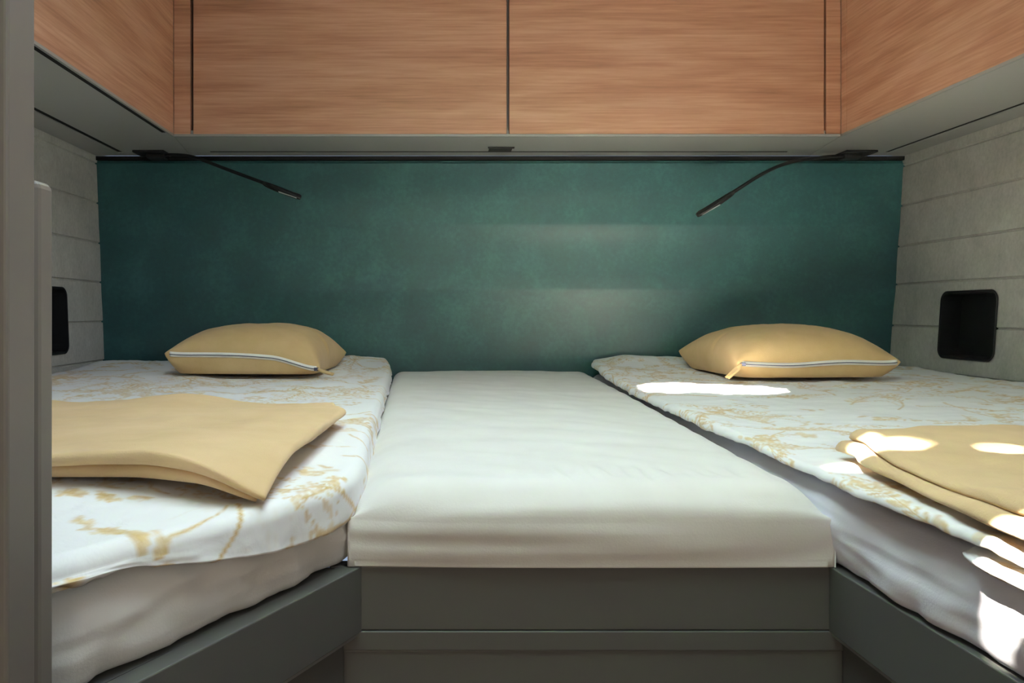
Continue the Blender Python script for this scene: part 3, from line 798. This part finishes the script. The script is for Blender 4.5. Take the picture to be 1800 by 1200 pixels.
# ================================================================ cushions
def cushion(cx, cy, zbed, W_, D_, Ht, rot, seam_h, zip_side, label, tipL, tipR):
    t = thing('cushion', (cx, cy, zbed), label, 'cushion', 'mustard cushions')
    c, s = math.cos(rot), math.sin(rot); n_ = 72
    def edge(u, v):               # pinched outline: corners stick out, sides bow in
        k = 1-.075*(1-abs(v)**2.2)*abs(u)**3; l = 1-.06*(1-abs(u)**2.2)*abs(v)**3
        return u*k, v*l
    def prof(u, v):
        a = max(0, 1-abs(u)**2.6); b = max(0, 1-abs(v)**2.6)
        return (a*b)**.44
    def surf(u, v, side):
        x, y = edge(u, v); x *= W_/2; y *= D_/2
        sh = seam_h(u) if v < 0 else seam_h(u)*.5+.5*(.04+.006*u*u)
        e = sh
        corner = (abs(u)*abs(v))**8
        e += .004*corner
        pr = prof(u, v)
        if side > 0: z = e+(Ht-e)*pr*(1+.03*fbm(u, v, 1.3, 21))
        else: z = max(.0005, e-(e)*min(1, pr*2.6))
        z += .0020*fbm(u, v, 3.0, 31+side)*pr if side > 0 else 0
        return Vector((cx+x*c-y*s, cy+x*s+y*c, zbed+z))
    bm = bmesh.new(); G = {1: {}, -1: {}}
    def q(i): x = -1+2*i/n_; return math.copysign(1-(1-abs(x))**1.25, x)
    for i in range(n_+1):
        for j in range(n_+1):
            u, v = q(i), q(j); G[1][i, j] = bm.verts.new(surf(u, v, 1))
            G[-1][i, j] = G[1][i, j] if (i in (0, n_) or j in (0, n_)) else bm.verts.new(surf(u, v, -1))
    for sd_ in (1, -1):
        for i in range(n_):
            for j in range(n_):
                bm.faces.new([G[sd_][a] for a in ((i, j), (i+1, j), (i+1, j+1), (i, j+1))][::sd_])
    link('cover', bm, M['pillow'], t, True)
    # zip along the front seam: cream tape with a dark tooth line
    N_ = 60; us = [-.93+1.88*k/N_ for k in range(N_+1)]; fwd = Vector((s, -c, 0))
    def ribbon(name, h0, h1, off, m, par):
        bm = bmesh.new(); prev = None
        for u in us:
            e = surf(u, -1, 1); w = .0012*nz(u*4, 0, 0, 1); ins = surf(u, -.985, 1)
            base = e+fwd*off
            ring = [bm.verts.new(base+Vector((0, 0, h0))+w*fwd), bm.verts.new(base+fwd*.0008+w*fwd), bm.verts.new(base+Vector((0, 0, h1))+w*fwd),
                    bm.verts.new(base+Vector((0, 0, h1))-fwd*.004), bm.verts.new(base-fwd*.004), bm.verts.new(base+Vector((0, 0, h0))-fwd*.004)]
            if prev:
                for a in range(6): bm.faces.new((prev[a], prev[(a+1) % 6], ring[(a+1) % 6], ring[a]))
            else: bm.faces.new(ring[::-1])
            prev = ring
        bm.faces.new(prev); bmesh.ops.recalc_face_normals(bm, faces=bm.faces)
        return link(name, bm, m, par, True)
    z_ = ribbon('zipper', -.0048, .0058, .0012, M['tape'], t); z_['label'] = 'cream zip tape'
    ribbon('zipper_teeth', -.0008, .0009, .0024, M['teeth'], z_)
    # pull tab and small tassel at one end of the zip
    ue = .95 if zip_side > 0 else -.93
    e = surf(ue, -1, 1); bm = bmesh.new(); box(bm, e.x-.005, e.x+.005, e.y-.006, e.y+.001, e.z-.004, e.z+.003, bev=.0012); link('zip_slider', bm, M['teeth'], z_)
    bm = bmesh.new(); e2 = e+Vector((zip_side*.004, -.004, 0))
    for k in range(7):
        a = (k-3)/3; mid = e2+Vector((zip_side*(.012+.003*a), -.006+.003*a, -.35*(e2.z-zbed))); end = e2+Vector((zip_side*(.030+.004*abs(a)), -.014+.008*a, -(e2.z-zbed)+.003))
        tube(bm, catmull([tuple(e2), tuple(mid), tuple(end)], 5), .0026, 6)
    link('tassel', bm, M['pillow'], t, True)
    return t
cushion(-.412, 1.89, ZDL+.007, .340, .335, .108, math.radians(-3), lambda u: .036+.008*u*(-1)-.016*smooth(.35, 1, u)+.004*math.cos(u*2.2), 1,
        'mustard cushion with cream zip at the head of the left bed', 0, 0)
cushion(.783, 1.84, ZDR+.008, .350, .345, .110, math.radians(3), lambda u: .029+.002*math.sin(u*5)+.003*u, -1,
        'mustard cushion with cream zip at the head of the right bed', 0, 0)

# ================================================================ foreground partition
t = thing('partition_panel', (-.5, .42, 0), 'taupe upright wardrobe side panel close to the viewer at the left edge', 'panel')
bx('panel', M['part'], t, -.80, at(62.5, 0, .428).x, .400, .428, .001, ZT-.001, bev=.002)
o = bx('guard_board', M['part'], t, -.80, at(96.5, 0, .452).x, .432, .452, .001, CZ+(548-316)*.436/F, bev=.0045); o['label'] = 'lower board with rounded edge'

# ================================================================ roof hatch above the aisle (outside the frame, lets the sun in)
t = thing('roof_hatch', ((HX0+HX1)/2, (HY0+HY1)/2, ZT), 'long clear roof hatch above the aisle', 'hatch')
bm = bmesh.new()
for a in ((HX0-.03, HX0+.008, HY0-.03, HY1+.03), (HX1-.008, HX1+.03, HY0-.03, HY1+.03), (HX0+.008, HX1-.008, HY0-.03, HY0+.008), (HX0+.008, HX1-.008, HY1-.008, HY1+.03)): box(bm, *a, ZT-.008, ZT+.07)
link('frame', bm, M['white'], t)
# unseen leaf screen added over the roof, its gaps shaped to place the sun patches
zc = 2.75
beams = [  # target point on the beds, half sizes (x,y), angle
    (Vector((.500, 1.515, ZDR)), .125, .110, -.6), (Vector((.425, .72, ZDR+.02)), .090, .013, -.30),
    (Vector((.367, .560, CZ-.190)), .009, .012, 0), (Vector((.369, .515, CZ-.203)), .017, .021, 0), (Vector((.371, .470, CZ-.198)), .012, .018, .2)]
bm = bmesh.new()
def lit(x, y, grow=1.0):
    for tg, a, b, an in beams:
        k = (zc-tg.z)/(-SUN.z); cx, cy = tg.x-SUN.x*k, tg.y-SUN.y*k
        dx, dy = x-cx, y-cy; u = (dx*math.cos(an)+dy*math.sin(an))/(a+grow); v = (-dx*math.sin(an)+dy*math.cos(an))/(b+grow)
        if u*u+v*v < 1: return True
    return False
cen = []
ltot = 0
for layer in range(4):
    for gx in range(64):
        for gy in range(110):
            random.seed((layer*100+gx)*1000+gy)
            x = -1.15+gx*.022+random.uniform(-.008, .008); y = -1.05+gy*.022+random.uniform(-.008, .008)
            if lit(x, y, .014): continue
            r = .021; an = random.uniform(0, 6.28); tx, ty = random.uniform(-.35, .35), random.uniform(-.35, .35); z = zc+layer*.02
            P = [(-1.3, 0), (-.4, .75), (.5, .65), (1.3, 0), (.5, -.65), (-.4, -.75)]
            vs = []
            for u, v in P:
                ax = (u*math.cos(an)-v*math.sin(an))*r; ay = (u*math.sin(an)+v*math.cos(an))*r
                vs.append(bm.verts.new((x+ax, y+ay, z+tx*ax+ty*ay)))
            bm.faces.new(vs)
o = link('leaf_gobo', bm, M['leaf']); o['kind'] = 'stuff'; tag(o, 'added leaf screen over the roof hatch, gaps shaped for the sun patches', 'foliage')
